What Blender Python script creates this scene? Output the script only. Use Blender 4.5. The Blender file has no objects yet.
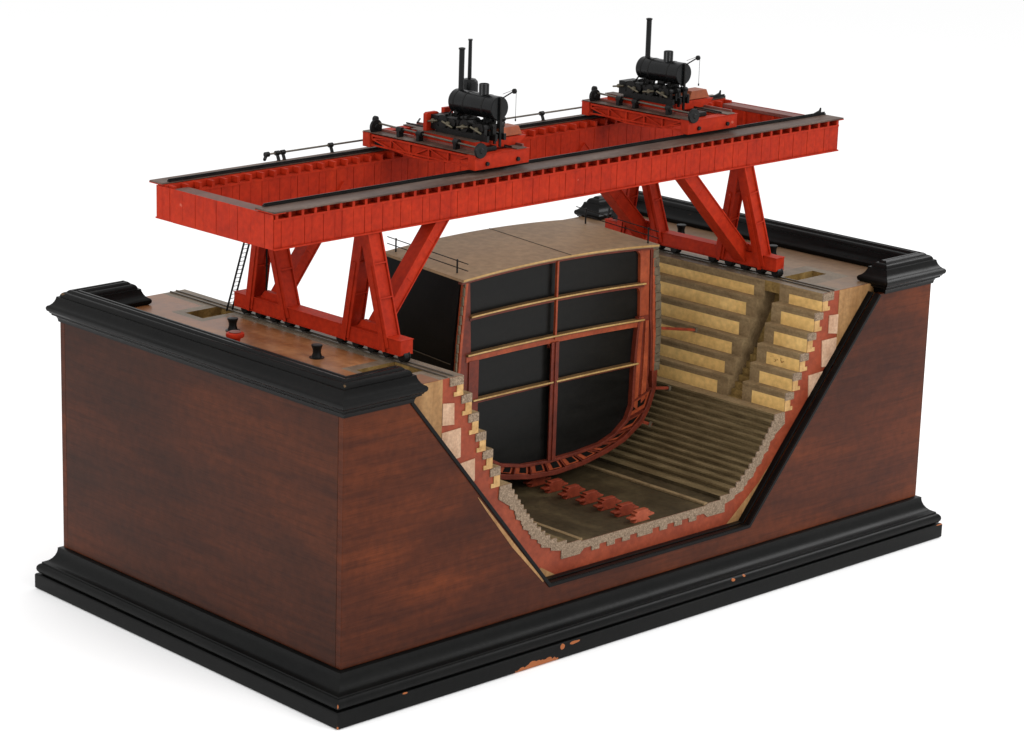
import bpy, math, random
from mathutils import Vector, Matrix
random.seed(7)
scene = bpy.context.scene
COL = scene.collection

# ---------------------------------------------------------------- camera
cam = bpy.data.cameras.new('camera'); co = bpy.data.objects.new('camera', cam); COL.objects.link(co)
F, PITCH, YAW, ROLL, PX, PY = 2734.876, 0.27798, 0.67837, 0.00358, 248.504, 395.758
cam.sensor_width = 36; cam.lens = F * 36 / 1024
cam.shift_x = (512 - PX) / 1024; cam.shift_y = (PY - 377.5) / 1024
cam.clip_start = 0.1; cam.clip_end = 200
fw = Vector((math.sin(YAW) * math.cos(PITCH), math.cos(YAW) * math.cos(PITCH), -math.sin(PITCH)))
r0 = Vector((math.cos(YAW), -math.sin(YAW), 0)); u0 = r0.cross(fw)
rr = r0 * math.cos(ROLL) + u0 * math.sin(ROLL); uu = rr.cross(fw)
m = Matrix.Identity(4)
for i in range(3):
    m[i][0] = rr[i]; m[i][1] = uu[i]; m[i][2] = -fw[i]
m[0][3], m[1][3], m[2][3] = -6.3499, -7.3167, 3.8435
co.matrix_world = m
scene.camera = co

# ---------------------------------------------------------------- light: white studio surround and two soft lamps
w = bpy.data.worlds.new('World'); scene.world = w; w.use_nodes = True
w.node_tree.nodes['Background'].inputs[0].default_value = (1, 1, 1, 1)
w.node_tree.nodes['Background'].inputs[1].default_value = 1.0
LP = .68
def lamp(name, loc, target, size, power, color=(1, 1, 1)):
    l = bpy.data.lights.new(name, 'AREA'); l.shape = 'RECTANGLE'; l.size = size[0]; l.size_y = size[1]
    l.energy = power * LP; l.color = color
    o = bpy.data.objects.new(name, l); COL.objects.link(o); o.location = loc
    o.rotation_euler = (Vector(target) - Vector(loc)).to_track_quat('-Z', 'Y').to_euler()
    return o
lamp('softbox_front', (1.5, -8, 6), (1.7, .6, .8), (4, 3), 520)
lamp('softbox_right', (10, -2, 6.5), (1.7, .6, .4), (3.5, 3), 400)
lamp('softbox_left', (-8, 1.5, 6.0), (1.0, .6, .3), (5, 4), 530)
scene.view_settings.view_transform = 'Standard'; scene.view_settings.look = 'None'
scene.view_settings.exposure = 0; scene.view_settings.gamma = 1
scene.render.engine = 'CYCLES'

# ---------------------------------------------------------------- materials
KA = .70
def lin(c, k=None):
    return tuple((KA if k is None else k) * ((v / 255) / 12.92 if v / 255 <= .04045 else ((v / 255 + .055) / 1.055) ** 2.4) for v in c)
MATS = {}
def mat(name, ca, cb, scale=(8, 8, 8), rough=.5, spec=.3, bump=.0, cc=None, fine=60, metallic=0, rv=.1, detail=6, coat=0):
    """two or three sRGB-like colours mixed by stretched noise; ca/cb are display triples converted to base colours"""
    mt = bpy.data.materials.new(name); mt.use_nodes = True
    nt = mt.node_tree; N = nt.nodes; L = nt.links; b = N['Principled BSDF']
    tc = N.new('ShaderNodeTexCoord'); mp = N.new('ShaderNodeMapping'); mp.inputs['Scale'].default_value = scale
    L.new(tc.outputs['Object'], mp.inputs[0])
    n1 = N.new('ShaderNodeTexNoise'); n1.inputs['Scale'].default_value = 1; n1.inputs['Detail'].default_value = detail; n1.inputs['Roughness'].default_value = .62
    n1.inputs['Distortion'].default_value = .35
    L.new(mp.outputs[0], n1.inputs['Vector'])
    r = N.new('ShaderNodeValToRGB'); L.new(n1.outputs['Fac'], r.inputs[0])
    e = r.color_ramp.elements
    e[0].position = .3; e[0].color = (*lin(ca), 1); e[1].position = .7; e[1].color = (*lin(cb), 1)
    if cc:
        x = e.new(.5); x.color = (*lin(cc), 1)
    n2 = N.new('ShaderNodeTexNoise'); n2.inputs['Scale'].default_value = fine; n2.inputs['Detail'].default_value = 3
    L.new(tc.outputs['Object'], n2.inputs['Vector'])
    mr = N.new('ShaderNodeMapRange'); mr.inputs[1].default_value = .3; mr.inputs[2].default_value = .7; mr.inputs[3].default_value = .84; mr.inputs[4].default_value = 1.14
    L.new(n2.outputs['Fac'], mr.inputs[0])
    mx = N.new('ShaderNodeVectorMath'); mx.operation = 'SCALE'
    L.new(r.outputs[0], mx.inputs[0]); L.new(mr.outputs[0], mx.inputs['Scale'])
    L.new(mx.outputs[0], b.inputs['Base Color'])
    b.inputs['Metallic'].default_value = metallic
    b.inputs['Specular IOR Level'].default_value = spec
    b.inputs['Coat Weight'].default_value = coat; b.inputs['Coat Roughness'].default_value = .25
    rr_ = N.new('ShaderNodeMapRange'); rr_.inputs[3].default_value = max(.05, rough - rv); rr_.inputs[4].default_value = min(1, rough + rv)
    L.new(n1.outputs['Fac'], rr_.inputs[0]); L.new(rr_.outputs[0], b.inputs['Roughness'])
    if bump:
        bp = N.new('ShaderNodeBump'); bp.inputs['Strength'].default_value = bump; bp.inputs['Distance'].default_value = .004
        L.new(n2.outputs['Fac'], bp.inputs['Height']); L.new(bp.outputs[0], b.inputs['Normal'])
    MATS[name] = mt
    return mt
def chips(mt, spots, col=(176, 104, 62), amount=.6):
    """worn-through paint: irregular bare-wood patches at given object-space places, plus random nicks"""
    nt = mt.node_tree; N = nt.nodes; L = nt.links; b = N['Principled BSDF']
    src = b.inputs['Base Color'].links[0].from_socket
    tc = N.new('ShaderNodeTexCoord'); nz = N.new('ShaderNodeTexNoise'); nz.inputs['Scale'].default_value = 26; nz.inputs['Detail'].default_value = 5
    L.new(tc.outputs['Object'], nz.inputs['Vector'])
    last = None
    for (x, y, z, rx, ry, rz) in spots:
        s = N.new('ShaderNodeVectorMath'); s.operation = 'SUBTRACT'; s.inputs[1].default_value = (x - 1.724, y - .91, z + .19); L.new(tc.outputs['Object'], s.inputs[0])
        d = N.new('ShaderNodeVectorMath'); d.operation = 'DIVIDE'; d.inputs[1].default_value = (rx, ry, rz); L.new(s.outputs[0], d.inputs[0])
        ln = N.new('ShaderNodeVectorMath'); ln.operation = 'LENGTH'; L.new(d.outputs[0], ln.inputs[0])
        a = N.new('ShaderNodeMath'); a.operation = 'MULTIPLY_ADD'; a.inputs[1].default_value = 1.6; L.new(nz.outputs['Fac'], a.inputs[0]); L.new(ln.outputs['Value'], a.inputs[2])
        c = N.new('ShaderNodeMath'); c.operation = 'LESS_THAN'; c.inputs[1].default_value = 1.75; L.new(a.outputs[0], c.inputs[0])
        if last:
            mxx = N.new('ShaderNodeMath'); mxx.operation = 'MAXIMUM'; L.new(last, mxx.inputs[0]); L.new(c.outputs[0], mxx.inputs[1]); last = mxx.outputs[0]
        else: last = c.outputs[0]
    n3 = N.new('ShaderNodeTexNoise'); n3.inputs['Scale'].default_value = 17; n3.inputs['Detail'].default_value = 8; L.new(tc.outputs['Object'], n3.inputs['Vector'])
    g = N.new('ShaderNodeMath'); g.operation = 'GREATER_THAN'; g.inputs[1].default_value = amount; L.new(n3.outputs['Fac'], g.inputs[0])
    if last:
        mm = N.new('ShaderNodeMath'); mm.operation = 'MAXIMUM'; L.new(last, mm.inputs[0]); L.new(g.outputs[0], mm.inputs[1]); last = mm.outputs[0]
    else: last = g.outputs[0]
    mix = N.new('ShaderNodeMix'); mix.data_type = 'RGBA'; L.new(last, mix.inputs[0]); L.new(src, mix.inputs[6]); mix.inputs[7].default_value = (*lin(col), 1)
    L.new(mix.outputs[2], b.inputs['Base Color'])

def wood(name, ca, cb, cc, stretch, tilt):
    """polished veneer: broad warm and dark figure, long fine grain lines and short dark pores"""
    mt = mat(name, ca, cb, (stretch[0] * .8, stretch[1] * .8, 4.2), .36, .10, .06, cc=cc, fine=30, rv=.08, detail=4)
    nt = mt.node_tree; N = nt.nodes; L = nt.links; b = N['Principled BSDF']
    src = b.inputs['Base Color'].links[0].from_socket
    mp0 = [n for n in N if n.type == 'MAPPING'][0]; mp0.inputs['Rotation'].default_value = tilt
    tc = N.new('ShaderNodeTexCoord'); col = src
    for sc, lo, hi, ex in (((stretch[0] * 2.2, stretch[1] * 2.2, 62), .42, .68, .76), ((stretch[0] * 9, stretch[1] * 9, 260), .54, .70, .74), ((.9, .9, 1.6), .38, .68, 1.32)):
        mp = N.new('ShaderNodeMapping'); mp.inputs['Scale'].default_value = sc; mp.inputs['Rotation'].default_value = tilt; L.new(tc.outputs['Object'], mp.inputs[0])
        nz = N.new('ShaderNodeTexNoise'); nz.inputs['Scale'].default_value = 1; nz.inputs['Detail'].default_value = 5; nz.inputs['Distortion'].default_value = .5 if ex > 1 else .7; L.new(mp.outputs[0], nz.inputs['Vector'])
        mr = N.new('ShaderNodeMapRange'); mr.inputs[1].default_value = lo; mr.inputs[2].default_value = hi; mr.inputs[3].default_value = 1 if ex < 1 else .86; mr.inputs[4].default_value = ex; L.new(nz.outputs['Fac'], mr.inputs[0])
        v = N.new('ShaderNodeVectorMath'); v.operation = 'SCALE'; L.new(col, v.inputs[0]); L.new(mr.outputs[0], v.inputs['Scale']); col = v.outputs[0]
    L.new(col, b.inputs['Base Color'])
    b.inputs['Coat Weight'].default_value = .02; b.inputs['Coat Roughness'].default_value = .2
    return mt
mahog = wood('mahogany_veneer', (66, 29, 14), (112, 52, 21), (84, 38, 17), (1.0, 1.0), (0, math.radians(7), 0))
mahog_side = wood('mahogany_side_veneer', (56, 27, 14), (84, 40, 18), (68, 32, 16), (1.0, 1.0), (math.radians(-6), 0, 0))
black = mat('black_lacquer', (9, 9, 9), (17, 16, 15), (3, 3, 12), .30, .09, .12, fine=35)
blackp = mat('black_painted_plinth', (10, 11, 11), (19, 19, 18), (3, 3, 12), .34, .09, .12, fine=35)
chips(blackp, [(.96, -.091, -.192, .13, .05, .026), (1.17, -.091, -.137, .03, .05, .007), (1.10, -.091, -.142, .012, .05, .012), (2.13, -.091, -.088, .012, .05, .006),
               (2.20, -.091, -.085, .008, .05, .005), (-.09, -.091, -.187, .006, .006, .010), (-.086, -.086, -.100, .005, .005, .012), (3.535, -.09, -.128, .04, .02, .003), (3.541, -.091, -.16, .003, .02, .03),
               (.25, -.09, -.128, .014, .03, .003)], amount=.80)
chips(black, [(-.01, -.01, 1.118, .025, .025, .012), (-.01, 1.8, 1.12, .02, .03, .01), (3.44, -.02, 1.12, .03, .02, .008)], col=(96, 74, 50), amount=.74)
deckw = mat('quay_deck_wood', (120, 74, 44), (172, 120, 78), (5, 1.6, 4), .36, .3, .05, cc=(138, 90, 54), fine=30)
deckr = mat('quay_deck_wood_right', (118, 92, 70), (150, 122, 94), (5, 1.6, 4), .4, .3, .05, cc=(132, 104, 78), fine=30)
deckg = mat('quay_grey_stone', (104, 88, 70), (136, 122, 104), (14, 6, 14), .5, .3, .15, fine=70)
pitm = mat('pit_rough_timber', (104, 80, 42), (164, 134, 80), (18, 30, 18), .8, .1, .5, fine=80)
stone = mat('dock_grey_stone', (126, 104, 74), (160, 136, 100), (16, 9, 22), .75, .12, .5, cc=(146, 122, 88), fine=90)
stoneb = mat('bilge_step_stone', (96, 79, 53), (142, 122, 88), (30, 6, 30), .75, .12, .4, cc=(119, 101, 70), fine=110)
stonef = mat('section_speckled_stone', (100, 84, 68), (180, 156, 132), (170, 170, 170), .8, .10, .2, cc=(146, 126, 106), fine=150)
yell = mat('altar_yellow_panel', (234, 188, 112), (260, 216, 138), (5, 4, 7), .6, .2, .1, fine=40)
yellf = mat('section_yellow_block', (176, 132, 78), (220, 178, 120), (14, 14, 14), .7, .2, .15, fine=70)
def flecks(mt, c, r):
    nt = mt.node_tree; N = nt.nodes; L = nt.links; b = N['Principled BSDF']; src = b.inputs['Base Color'].links[0].from_socket
    tc = N.new('ShaderNodeTexCoord'); s = N.new('ShaderNodeVectorMath'); s.operation = 'SUBTRACT'; s.inputs[1].default_value = (c[0] - 1.724, c[1] - .91, c[2] + .19); L.new(tc.outputs['Object'], s.inputs[0])
    d = N.new('ShaderNodeVectorMath'); d.operation = 'DIVIDE'; d.inputs[1].default_value = r; L.new(s.outputs[0], d.inputs[0])
    ln = N.new('ShaderNodeVectorMath'); ln.operation = 'LENGTH'; L.new(d.outputs[0], ln.inputs[0])
    lt = N.new('ShaderNodeMath'); lt.operation = 'LESS_THAN'; lt.inputs[1].default_value = 1; L.new(ln.outputs['Value'], lt.inputs[0])
    nz = N.new('ShaderNodeTexNoise'); nz.inputs['Scale'].default_value = 85; nz.inputs['Detail'].default_value = 1; L.new(tc.outputs['Object'], nz.inputs['Vector'])
    gt = N.new('ShaderNodeMath'); gt.operation = 'GREATER_THAN'; gt.inputs[1].default_value = .56; L.new(nz.outputs['Fac'], gt.inputs[0])
    m2 = N.new('ShaderNodeMath'); m2.operation = 'MULTIPLY'; L.new(lt.outputs[0], m2.inputs[0]); L.new(gt.outputs[0], m2.inputs[1])
    mix = N.new('ShaderNodeMix'); mix.data_type = 'RGBA'; L.new(m2.outputs[0], mix.inputs[0]); L.new(src, mix.inputs[6]); mix.inputs[7].default_value = (*lin((176, 134, 78)), 1); L.new(mix.outputs[2], b.inputs['Base Color'])
flecks(yell, (2.649, .185, .738), (.03, .040, .015))
brick = mat('section_red_brick_paint', (136, 57, 34), (164, 76, 48), (9, 9, 9), .55, .2, .12, fine=50)
conc = mat('section_pink_concrete', (188, 148, 118), (222, 186, 156), (22, 22, 10), .75, .1, .2, fine=90)
timb = mat('section_tan_timber', (146, 104, 62), (184, 142, 94), (22, 6, 3), .6, .2, .1, fine=60)
floorm = mat('dock_floor_dark', (56, 47, 30), (94, 80, 54), (6, 4, 5), .55, .2, .25, cc=(72, 60, 40), fine=45)
red = mat('crane_red_paint', (166, 38, 15), (188, 50, 21), (12, 12, 5), .55, .10, .1, cc=(179, 44, 18), fine=50)
chips(red, [], col=(196, 92, 72), amount=.735)
brown = mat('worn_brown_walkway', (70, 52, 46), (118, 100, 90), (3, 12, 8), .5, .14, .1, cc=(92, 72, 62), fine=60)
browndk = mat('worn_dark_brown_top', (84, 50, 40), (124, 84, 72), (6, 6, 6), .5, .15, .1, fine=60)
brownred = mat('worn_red_brown_top', (108, 52, 44), (140, 84, 74), (6, 6, 6), .5, .3, .1, fine=60)
iron = mat('black_iron', (14, 14, 14), (28, 27, 26), (20, 20, 20), .42, .15, .2, fine=60)
boilm = mat('boiler_black_paint', (10, 11, 12), (18, 19, 20), (9, 9, 9), .26, .22, .05, fine=40)
steel = mat('dull_rail_steel', (84, 76, 66), (120, 110, 98), (20, 4, 20), .4, .5, .1, metallic=.5, fine=60)
brass = mat('worn_pale_metal', (70, 64, 48), (120, 112, 90), (30, 30, 30), .4, .5, .1, metallic=.4, fine=60)
shipdk = mat('ship_deck_tan', (148, 121, 92), (166, 139, 108), (2, 3, 3), .5, .12, .05, cc=(157, 130, 100), fine=30)
shipbl = mat('hull_black', (9, 8, 8), (16, 13, 12), (6, 6, 6), .4, .08, .08, fine=40)
bulk = mat('bulkhead_black', (13, 13, 12), (24, 23, 21), (3, 5, 14), .33, .13, .1, fine=40)
orange = mat('frame_orange_red', (140, 56, 28), (180, 84, 46), (10, 10, 10), .5, .3, .1, fine=60)
dred = mat('frame_dark_red', (90, 32, 18), (128, 50, 30), (12, 12, 12), .5, .3, .1, fine=60)
gold = mat('deck_edge_gold_wood', (168, 126, 66), (214, 176, 112), (6, 20, 20), .45, .4, .05, fine=70)
dkbrown = mat('inner_deck_brown', (96, 70, 42), (136, 104, 66), (6, 16, 16), .5, .15, .1, fine=60)
plank = mat('armour_planking', (84, 74, 58), (120, 108, 88), (30, 30, 30), .6, .2, .3, fine=80)
blockr = mat('keel_block_red', (116, 42, 24), (162, 68, 40), (18, 18, 18), .6, .2, .15, fine=60)
blockp = mat('keel_block_worn_red', (150, 66, 40), (180, 92, 62), (18, 18, 18), .65, .2, .15, fine=60)
bwood = mat('orange_brown_block', (148, 70, 38), (176, 94, 56), (9, 9, 9), .5, .3, .1, fine=40)
wht = bpy.data.materials.new('white_paper_sweep'); wht.use_nodes = True
wht.node_tree.nodes['Principled BSDF'].inputs['Base Color'].default_value = (.97, .97, .97, 1)
wht.node_tree.nodes['Principled BSDF'].inputs['Roughness'].default_value = 1; wht.node_tree.nodes['Principled BSDF'].inputs['Specular IOR Level'].default_value = 0

# ---------------------------------------------------------------- mesh helpers
class MB:
    def __init__(s): s.v = []; s.f = []; s.m = []; s.mi = 0
    def poly(s, pts, mi=None):
        b = len(s.v); s.v += [tuple(p) for p in pts]; s.f.append(tuple(range(b, b + len(pts)))); s.m.append(s.mi if mi is None else mi)
    def box(s, x0, y0, z0, x1, y1, z1, mi=None):
        b = len(s.v); mi = s.mi if mi is None else mi
        s.v += [(x0, y0, z0), (x1, y0, z0), (x1, y1, z0), (x0, y1, z0), (x0, y0, z1), (x1, y0, z1), (x1, y1, z1), (x0, y1, z1)]
        for q in ((0, 3, 2, 1), (4, 5, 6, 7), (0, 1, 5, 4), (1, 2, 6, 5), (2, 3, 7, 6), (3, 0, 4, 7)):
            s.f.append(tuple(b + i for i in q)); s.m.append(mi)
        return s
    def prism(s, pts, ax, a0, a1, mi=None, mside=None):
        """extrude a 2D polygon along axis ax (the polygon's coordinates are the other two axes in order)"""
        mi = s.mi if mi is None else mi; ms = mi if mside is None else mside
        def P(p, a):
            q = list(p); q.insert(ax, a); return tuple(q)
        n = len(pts); b = len(s.v)
        s.v += [P(p, a0) for p in pts] + [P(p, a1) for p in pts]
        s.f.append(tuple(range(b, b + n))); s.m.append(mi)
        s.f.append(tuple(range(b + 2 * n - 1, b + n - 1, -1))); s.m.append(mi)
        for i in range(n):
            j = (i + 1) % n; s.f.append((b + i, b + n + i, b + n + j, b + j)); s.m.append(ms)
        return s
    def loft(s, rings, cap=True, mi=None):
        mi = s.mi if mi is None else mi; b = len(s.v); n = len(rings[0])
        for r in rings: s.v += [tuple(p) for p in r]
        for k in range(len(rings) - 1):
            for i in range(n):
                j = (i + 1) % n
                s.f.append((b + k * n + i, b + k * n + j, b + (k + 1) * n + j, b + (k + 1) * n + i)); s.m.append(mi)
        if cap:
            s.f.append(tuple(range(b + n - 1, b - 1, -1))); s.m.append(mi)
            s.f.append(tuple(range(b + (len(rings) - 1) * n, b + len(rings) * n))); s.m.append(mi)
        return s
    def beam(s, p0, p1, w, h, up=(0, 1, 0), mi=None):
        """rectangular bar: width w along 'up' made square to the axis, h along the third direction"""
        p0 = Vector(p0); p1 = Vector(p1); d = (p1 - p0).normalized(); u = Vector(up); u = (u - d * u.dot(d)).normalized(); t = d.cross(u)
        rings = []
        for p in (p0, p1):
            rings.append([p + u * a * w / 2 + t * c * h / 2 for a, c in ((-1, -1), (1, -1), (1, 1), (-1, 1))])
        return s.loft(rings, True, mi)
    def cyl(s, p0, p1, r, n=16, r1=None, mi=None):
        p0 = Vector(p0); p1 = Vector(p1); d = (p1 - p0).normalized()
        u = d.orthogonal().normalized(); t = d.cross(u); r1 = r if r1 is None else r1
        rings = [[p + u * math.cos(2 * math.pi * i / n) * q + t * math.sin(2 * math.pi * i / n) * q for i in range(n)] for p, q in ((p0, r), (p1, r1))]
        return s.loft(rings, True, mi)
    def lathe(s, c, prof, n=24, ax=(0, 0, 1), mi=None):
        c = Vector(c); d = Vector(ax).normalized(); u = d.orthogonal().normalized(); t = d.cross(u)
        return s.loft([[c + d * z + u * math.cos(2 * math.pi * i / n) * r + t * math.sin(2 * math.pi * i / n) * r for i in range(n)] for r, z in prof], True, mi)
    def build(s, name, mats, parent=None, bevel=0, smooth=False, org=(0, 0, 0)):
        if not isinstance(mats, (list, tuple)): mats = [mats]
        ox, oy, oz = ORG.get(parent.name, (0, 0, 0)) if parent else org
        me = bpy.data.meshes.new(name); me.from_pydata([(x - ox, y - oy, z - oz) for x, y, z in s.v], [], s.f)
        for q in mats: me.materials.append(q)
        me.polygons.foreach_set('material_index', s.m)
        me.update()
        import bmesh
        bm = bmesh.new(); bm.from_mesh(me); bmesh.ops.recalc_face_normals(bm, faces=bm.faces); bm.to_mesh(me); bm.free()
        if smooth:
            me.polygons.foreach_set('use_smooth', [True] * len(me.polygons)); me.set_sharp_from_angle(angle=math.radians(32))
        o = bpy.data.objects.new(name, me); COL.objects.link(o)
        if parent: o.parent = parent; ORG[o.name] = (ox, oy, oz)
        else: o.location = org; ORG[o.name] = org
        if bevel:
            bv = o.modifiers.new('bevel', 'BEVEL'); bv.width = bevel; bv.segments = 2; bv.limit_method = 'ANGLE'; bv.angle_limit = math.radians(40)
        return o
ORG = {}
def thing(name, label, cat, loc, group=None):
    o = bpy.data.objects.new(name, None); COL.objects.link(o); o.location = loc; o.empty_display_size = .1
    ORG[o.name] = tuple(loc); o['label'] = label; o['category'] = cat
    if group: o['group'] = group
    return o
def tag(o, label, cat, group=None):
    o['label'] = label; o['category'] = cat
    if group: o['group'] = group
    return o
def dup(o, loc, label):
    r = o.copy(); COL.objects.link(r); r.location = loc; r['label'] = label
    for ch in list(o.children):
        c = ch.copy(); COL.objects.link(c); c.parent = r
    return r

W, D, ZD, YS = 3.4476, 1.82, 1.037, .06
ZF = .216; CX = 1.716

# ---------------------------------------------------------------- setting
g = MB(); g.poly([(-60, -60, -.194), (60, -60, -.194), (60, 60, -.194), (-60, 60, -.194)])
fl = g.build('tabletop', wht); fl['kind'] = 'structure'

# ================================================================ THE CASE WITH THE DOCK
case = thing('display_case', 'mahogany case with black mouldings, cut away to show a stepped dry dock', 'model case', (1.724, .91, -.19))
cut = [(.337, 1.0), (1.108, .098), (2.305, .098), (3.088, 1.0)]
def panel_poly():
    return [(0, 0), (W, 0), (W, 1.0)] + cut[::-1] + [(0, 1.0)]
MB().prism(panel_poly(), 1, 0, .03).build('front_panel', mahog, case, bevel=.002)
MB().prism(panel_poly(), 1, D - .03, D).build('back_panel', mahog, case)
MB().box(0, .0305, 0, .03, D - .0305, 1.0).build('side_panel', mahog_side, case, bevel=.0015)
MB().box(W - .03, .0305, 0, W, D - .0305, 1.0).build('side_panel', mahog_side, case)

def offset_poly(pts, d):
    """outward offset of a counter-clockwise polygon with mitred corners"""
    n = len(pts); out = []
    for i in range(n):
        a, b, c = Vector(pts[i - 1]), Vector(pts[i]), Vector(pts[(i + 1) % n])
        e1 = (b - a).normalized(); e2 = (c - b).normalized()
        n1 = Vector((e1.y, -e1.x)); n2 = Vector((e2.y, -e2.x))
        k = n1 + n2; k = k / max(.2, k.dot(n1)) if k.length > 1e-6 else n1
        out.append(b + k * d)
    return out
def moulding(foot, levels, name, m, cap=True):
    mb = MB(); mb.loft([[(p.x, p.y, z) for p in offset_poly(foot, f)] for f, z in levels], cap)
    return mb.build(name, m, case, smooth=True)
rect = [(0, 0), (W, 0), (W, D), (0, D)]
moulding(rect, [(.084, -.193), (.090, -.189), (.091, -.184), (.091, -.130), (.087, -.125), (.040, -.1235)], 'plinth_board', blackp)
moulding(rect, [(.070, -.123), (.079, -.1195), (.0845, -.112), (.0865, -.102), (.0845, -.092), (.079, -.084), (.072, -.0795), (.069, -.0795), (.0685, -.072), (.060, -.069),
                (.047, -.062), (.036, -.052), (.028, -.040), (.022, -.026), (.019, -.012), (.019, -.004), (.014, -.0015), (-.01, -.001)], 'plinth_moulding', blackp)
lev = [(.002, .997), (.006, .997), (.008, 1.009), (.012, 1.017), (.020, 1.022), (.026, 1.024), (.0265, 1.031), (.031, 1.032), (.034, 1.038), (.040, 1.042), (.0430, 1.049), (.0430, 1.057), (.039, 1.063),
       (.031, 1.067), (.0235, 1.074), (.0175, 1.083), (.013, 1.093), (.0105, 1.104), (.001, 1.1055), (-.001, 1.113), (-.006, 1.120), (-.014, 1.1245), (-.020, 1.1245), (-.0225, 1.129), (-.029, 1.134), (-.036, 1.1335), (-.0385, 1.130), (-.041, 1.1295)]
T = .09
footL = [(0, 0), (.337, 0), (.337, T), (T, T), (T, D - T), (.337, D - T), (.337, D), (0, D)]
TR = .082; XR = 3.125
footR = [(XR, 0), (W, 0), (W, D), (XR, D), (XR, D - TR), (W - TR, D - TR), (W - TR, TR), (XR, TR)]
moulding(footL, lev, 'cornice', black)
moulding(footR, lev, 'cornice', black)

# black bead along the cut edge of the front and the back panel
def strip(w0, w1, y0, y1, name, m, path=cut):
    mb = MB()
    pts = [Vector(p) for p in path]
    nin = []
    for i, p in enumerate(pts):
        ns = []
        if i > 0: e = (p - pts[i - 1]).normalized(); ns.append(Vector((-e.y, e.x)))
        if i < len(pts) - 1: e = (pts[i + 1] - p).normalized(); ns.append(Vector((-e.y, e.x)))
        k = sum(ns, Vector((0, 0))); k = k / k.dot(ns[0]); nin.append(k)
    rings = []
    for p, k in zip(pts, nin):
        a = p + k * w0; b = p + k * w1
        rings.append([(a.x, y0, a.y), (b.x, y0, b.y), (b.x, y1, b.y), (a.x, y1, a.y)])
    mb.loft(rings)
    return mb.build(name, m, case, bevel=.003)
strip(-.012, .004, -.005, -.0005, 'cut_edge_trim', black)
strip(.0005, .004, .002, .024, 'cut_edge_trim', black)
strip(.0005, .008, .030, .0585, 'cut_edge_trim', black)
strip(-.012, .022, D + .0005, D + .006, 'cut_edge_trim', black)

# old split in the front board beside the trim, showing raw timber
MB().prism([(.735 - .040, .55), (.800 - .036, .472), (.935 - .026, .306), (1.085 - .012, .122), (1.088 - .020, .116), (.925 - .034, .300), (.780 - .034, .478), (.725 - .032, .548)], 1, -.0012, .002).build('split_edge', timb, case)
# ---- profile of the dock
RS = [2.777, 2.730, 2.691, 2.649, 2.609, 2.566]           # altar risers (right side)
TZ = [.957, .873, .788, .708, .628, .545]
curve = [(.785, .545), (.765, .510), (.735, .470), (.700, .421), (.665, .380), (.630, .343), (.582, .300), (.540, .270), (.470, .242), (.395, .222)]
def cx_at(z):
    for (a, za), (b, zb) in zip(curve, curve[1:]):
        if zb <= z <= za: return a + (b - a) * (za - z) / (za - zb)
    return curve[-1][0]
NST = 13
prof = [(RS[0], ZD)]
for i in range(6):
    prof.append((RS[i], TZ[i]))
    nx = RS[i + 1] if i < 5 else CX + curve[0][0]
    prof.append((nx, TZ[i]))
zs = [.545 - (.545 - .240) * (k / NST) ** .93 for k in range(NST + 1)]
for k in range(1, NST + 1):
    xk = CX + cx_at(zs[k - 1]); prof += [(xk, zs[k - 1] - .0085), (xk + .010, zs[k - 1] - .0085), (xk + .010, zs[k]), (CX + cx_at(zs[k]), zs[k])]
prof.append((prof[-1][0] , .224)); prof.append((2.106, .224)); prof.append((2.080, ZF))
SL0, SL1 = .300, .385
plain = [(CX + cx_at(zs[0]), zs[0])]
for k in range(1, NST + 1):
    plain += [(CX + cx_at(zs[k - 1]), zs[k]), (CX + cx_at(zs[k]), zs[k])]
plain += [(plain[-1][0], .224), (2.106, .224), (2.080, ZF)]
right = prof
left = [(2 * CX - x, z) for x, z in prof]
def wall(pr, slot):
    mb = MB()
    ys = [YS, .245, SL0, SL1, .445, 1.2, D]
    for k in range(len(pr) - 1):
        (xa, za), (xb, zb) = pr[k], pr[k + 1]
        for ya, yb in zip(ys, ys[1:]):
            if slot and abs(ya - SL0) < 1e-6 and k < 11: continue
            if abs(xa - xb) < 1e-6 and k < 12:               # an altar riser: grey coping above, yellow panel below
                zc = za - (.027 if k else .036)
                panel = not (.24 < ya < .44)
                mb.poly([(xa, ya, za), (xa, yb, za), (xa, yb, zc), (xa, ya, zc)], 0)
                mb.poly([(xa, ya, zc), (xa, yb, zc), (xa, yb, zb), (xa, ya, zb)], 1 if panel else 0)
            else:
                mb.poly([(xa, ya, za), (xa, yb, za), (xb, yb, zb), (xb, ya, zb)], 4 if k >= len(pr) - 4 else 3 if k >= 12 else 0)
    if slot:
        sp = [(2.777, ZD), (2.777, .990), (2.850, .978), (2.847, .93), (2.795, .835), (2.750, .765)]
        x, z = 2.750, .765
        for i in range(8):
            z2 = z - .0275; x2 = x - .0225
            sp += [(x, z2), (x2 + .0, z2)]; x, z = x2, z2
        sp += [(RS[5], .545)]
        for (xa, za), (xb, zb) in zip(sp, sp[1:]):
            mb.poly([(xa, SL0, za), (xa, SL1, za), (xb, SL1, zb), (xb, SL0, zb)], 2)
        edge = pr[1:12]
        side = [(2.777, .990)] + edge + sp[::-1][1:-2]
        for y in (SL0, SL1):
            mb.poly([(px, y, pz) for px, pz in side], 0)
    return mb
wall(right, True).build('dock_wall', [stone, yell, pitm, stoneb, floorm], case)
wall(left, False).build('dock_wall', [stone, yell, pitm, stoneb, floorm], case)
MB().poly([(2 * CX - 2.080, YS, ZF), (2.080, YS, ZF), (2.080, D, ZF), (2 * CX - 2.080, D, ZF)]) or None
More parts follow.
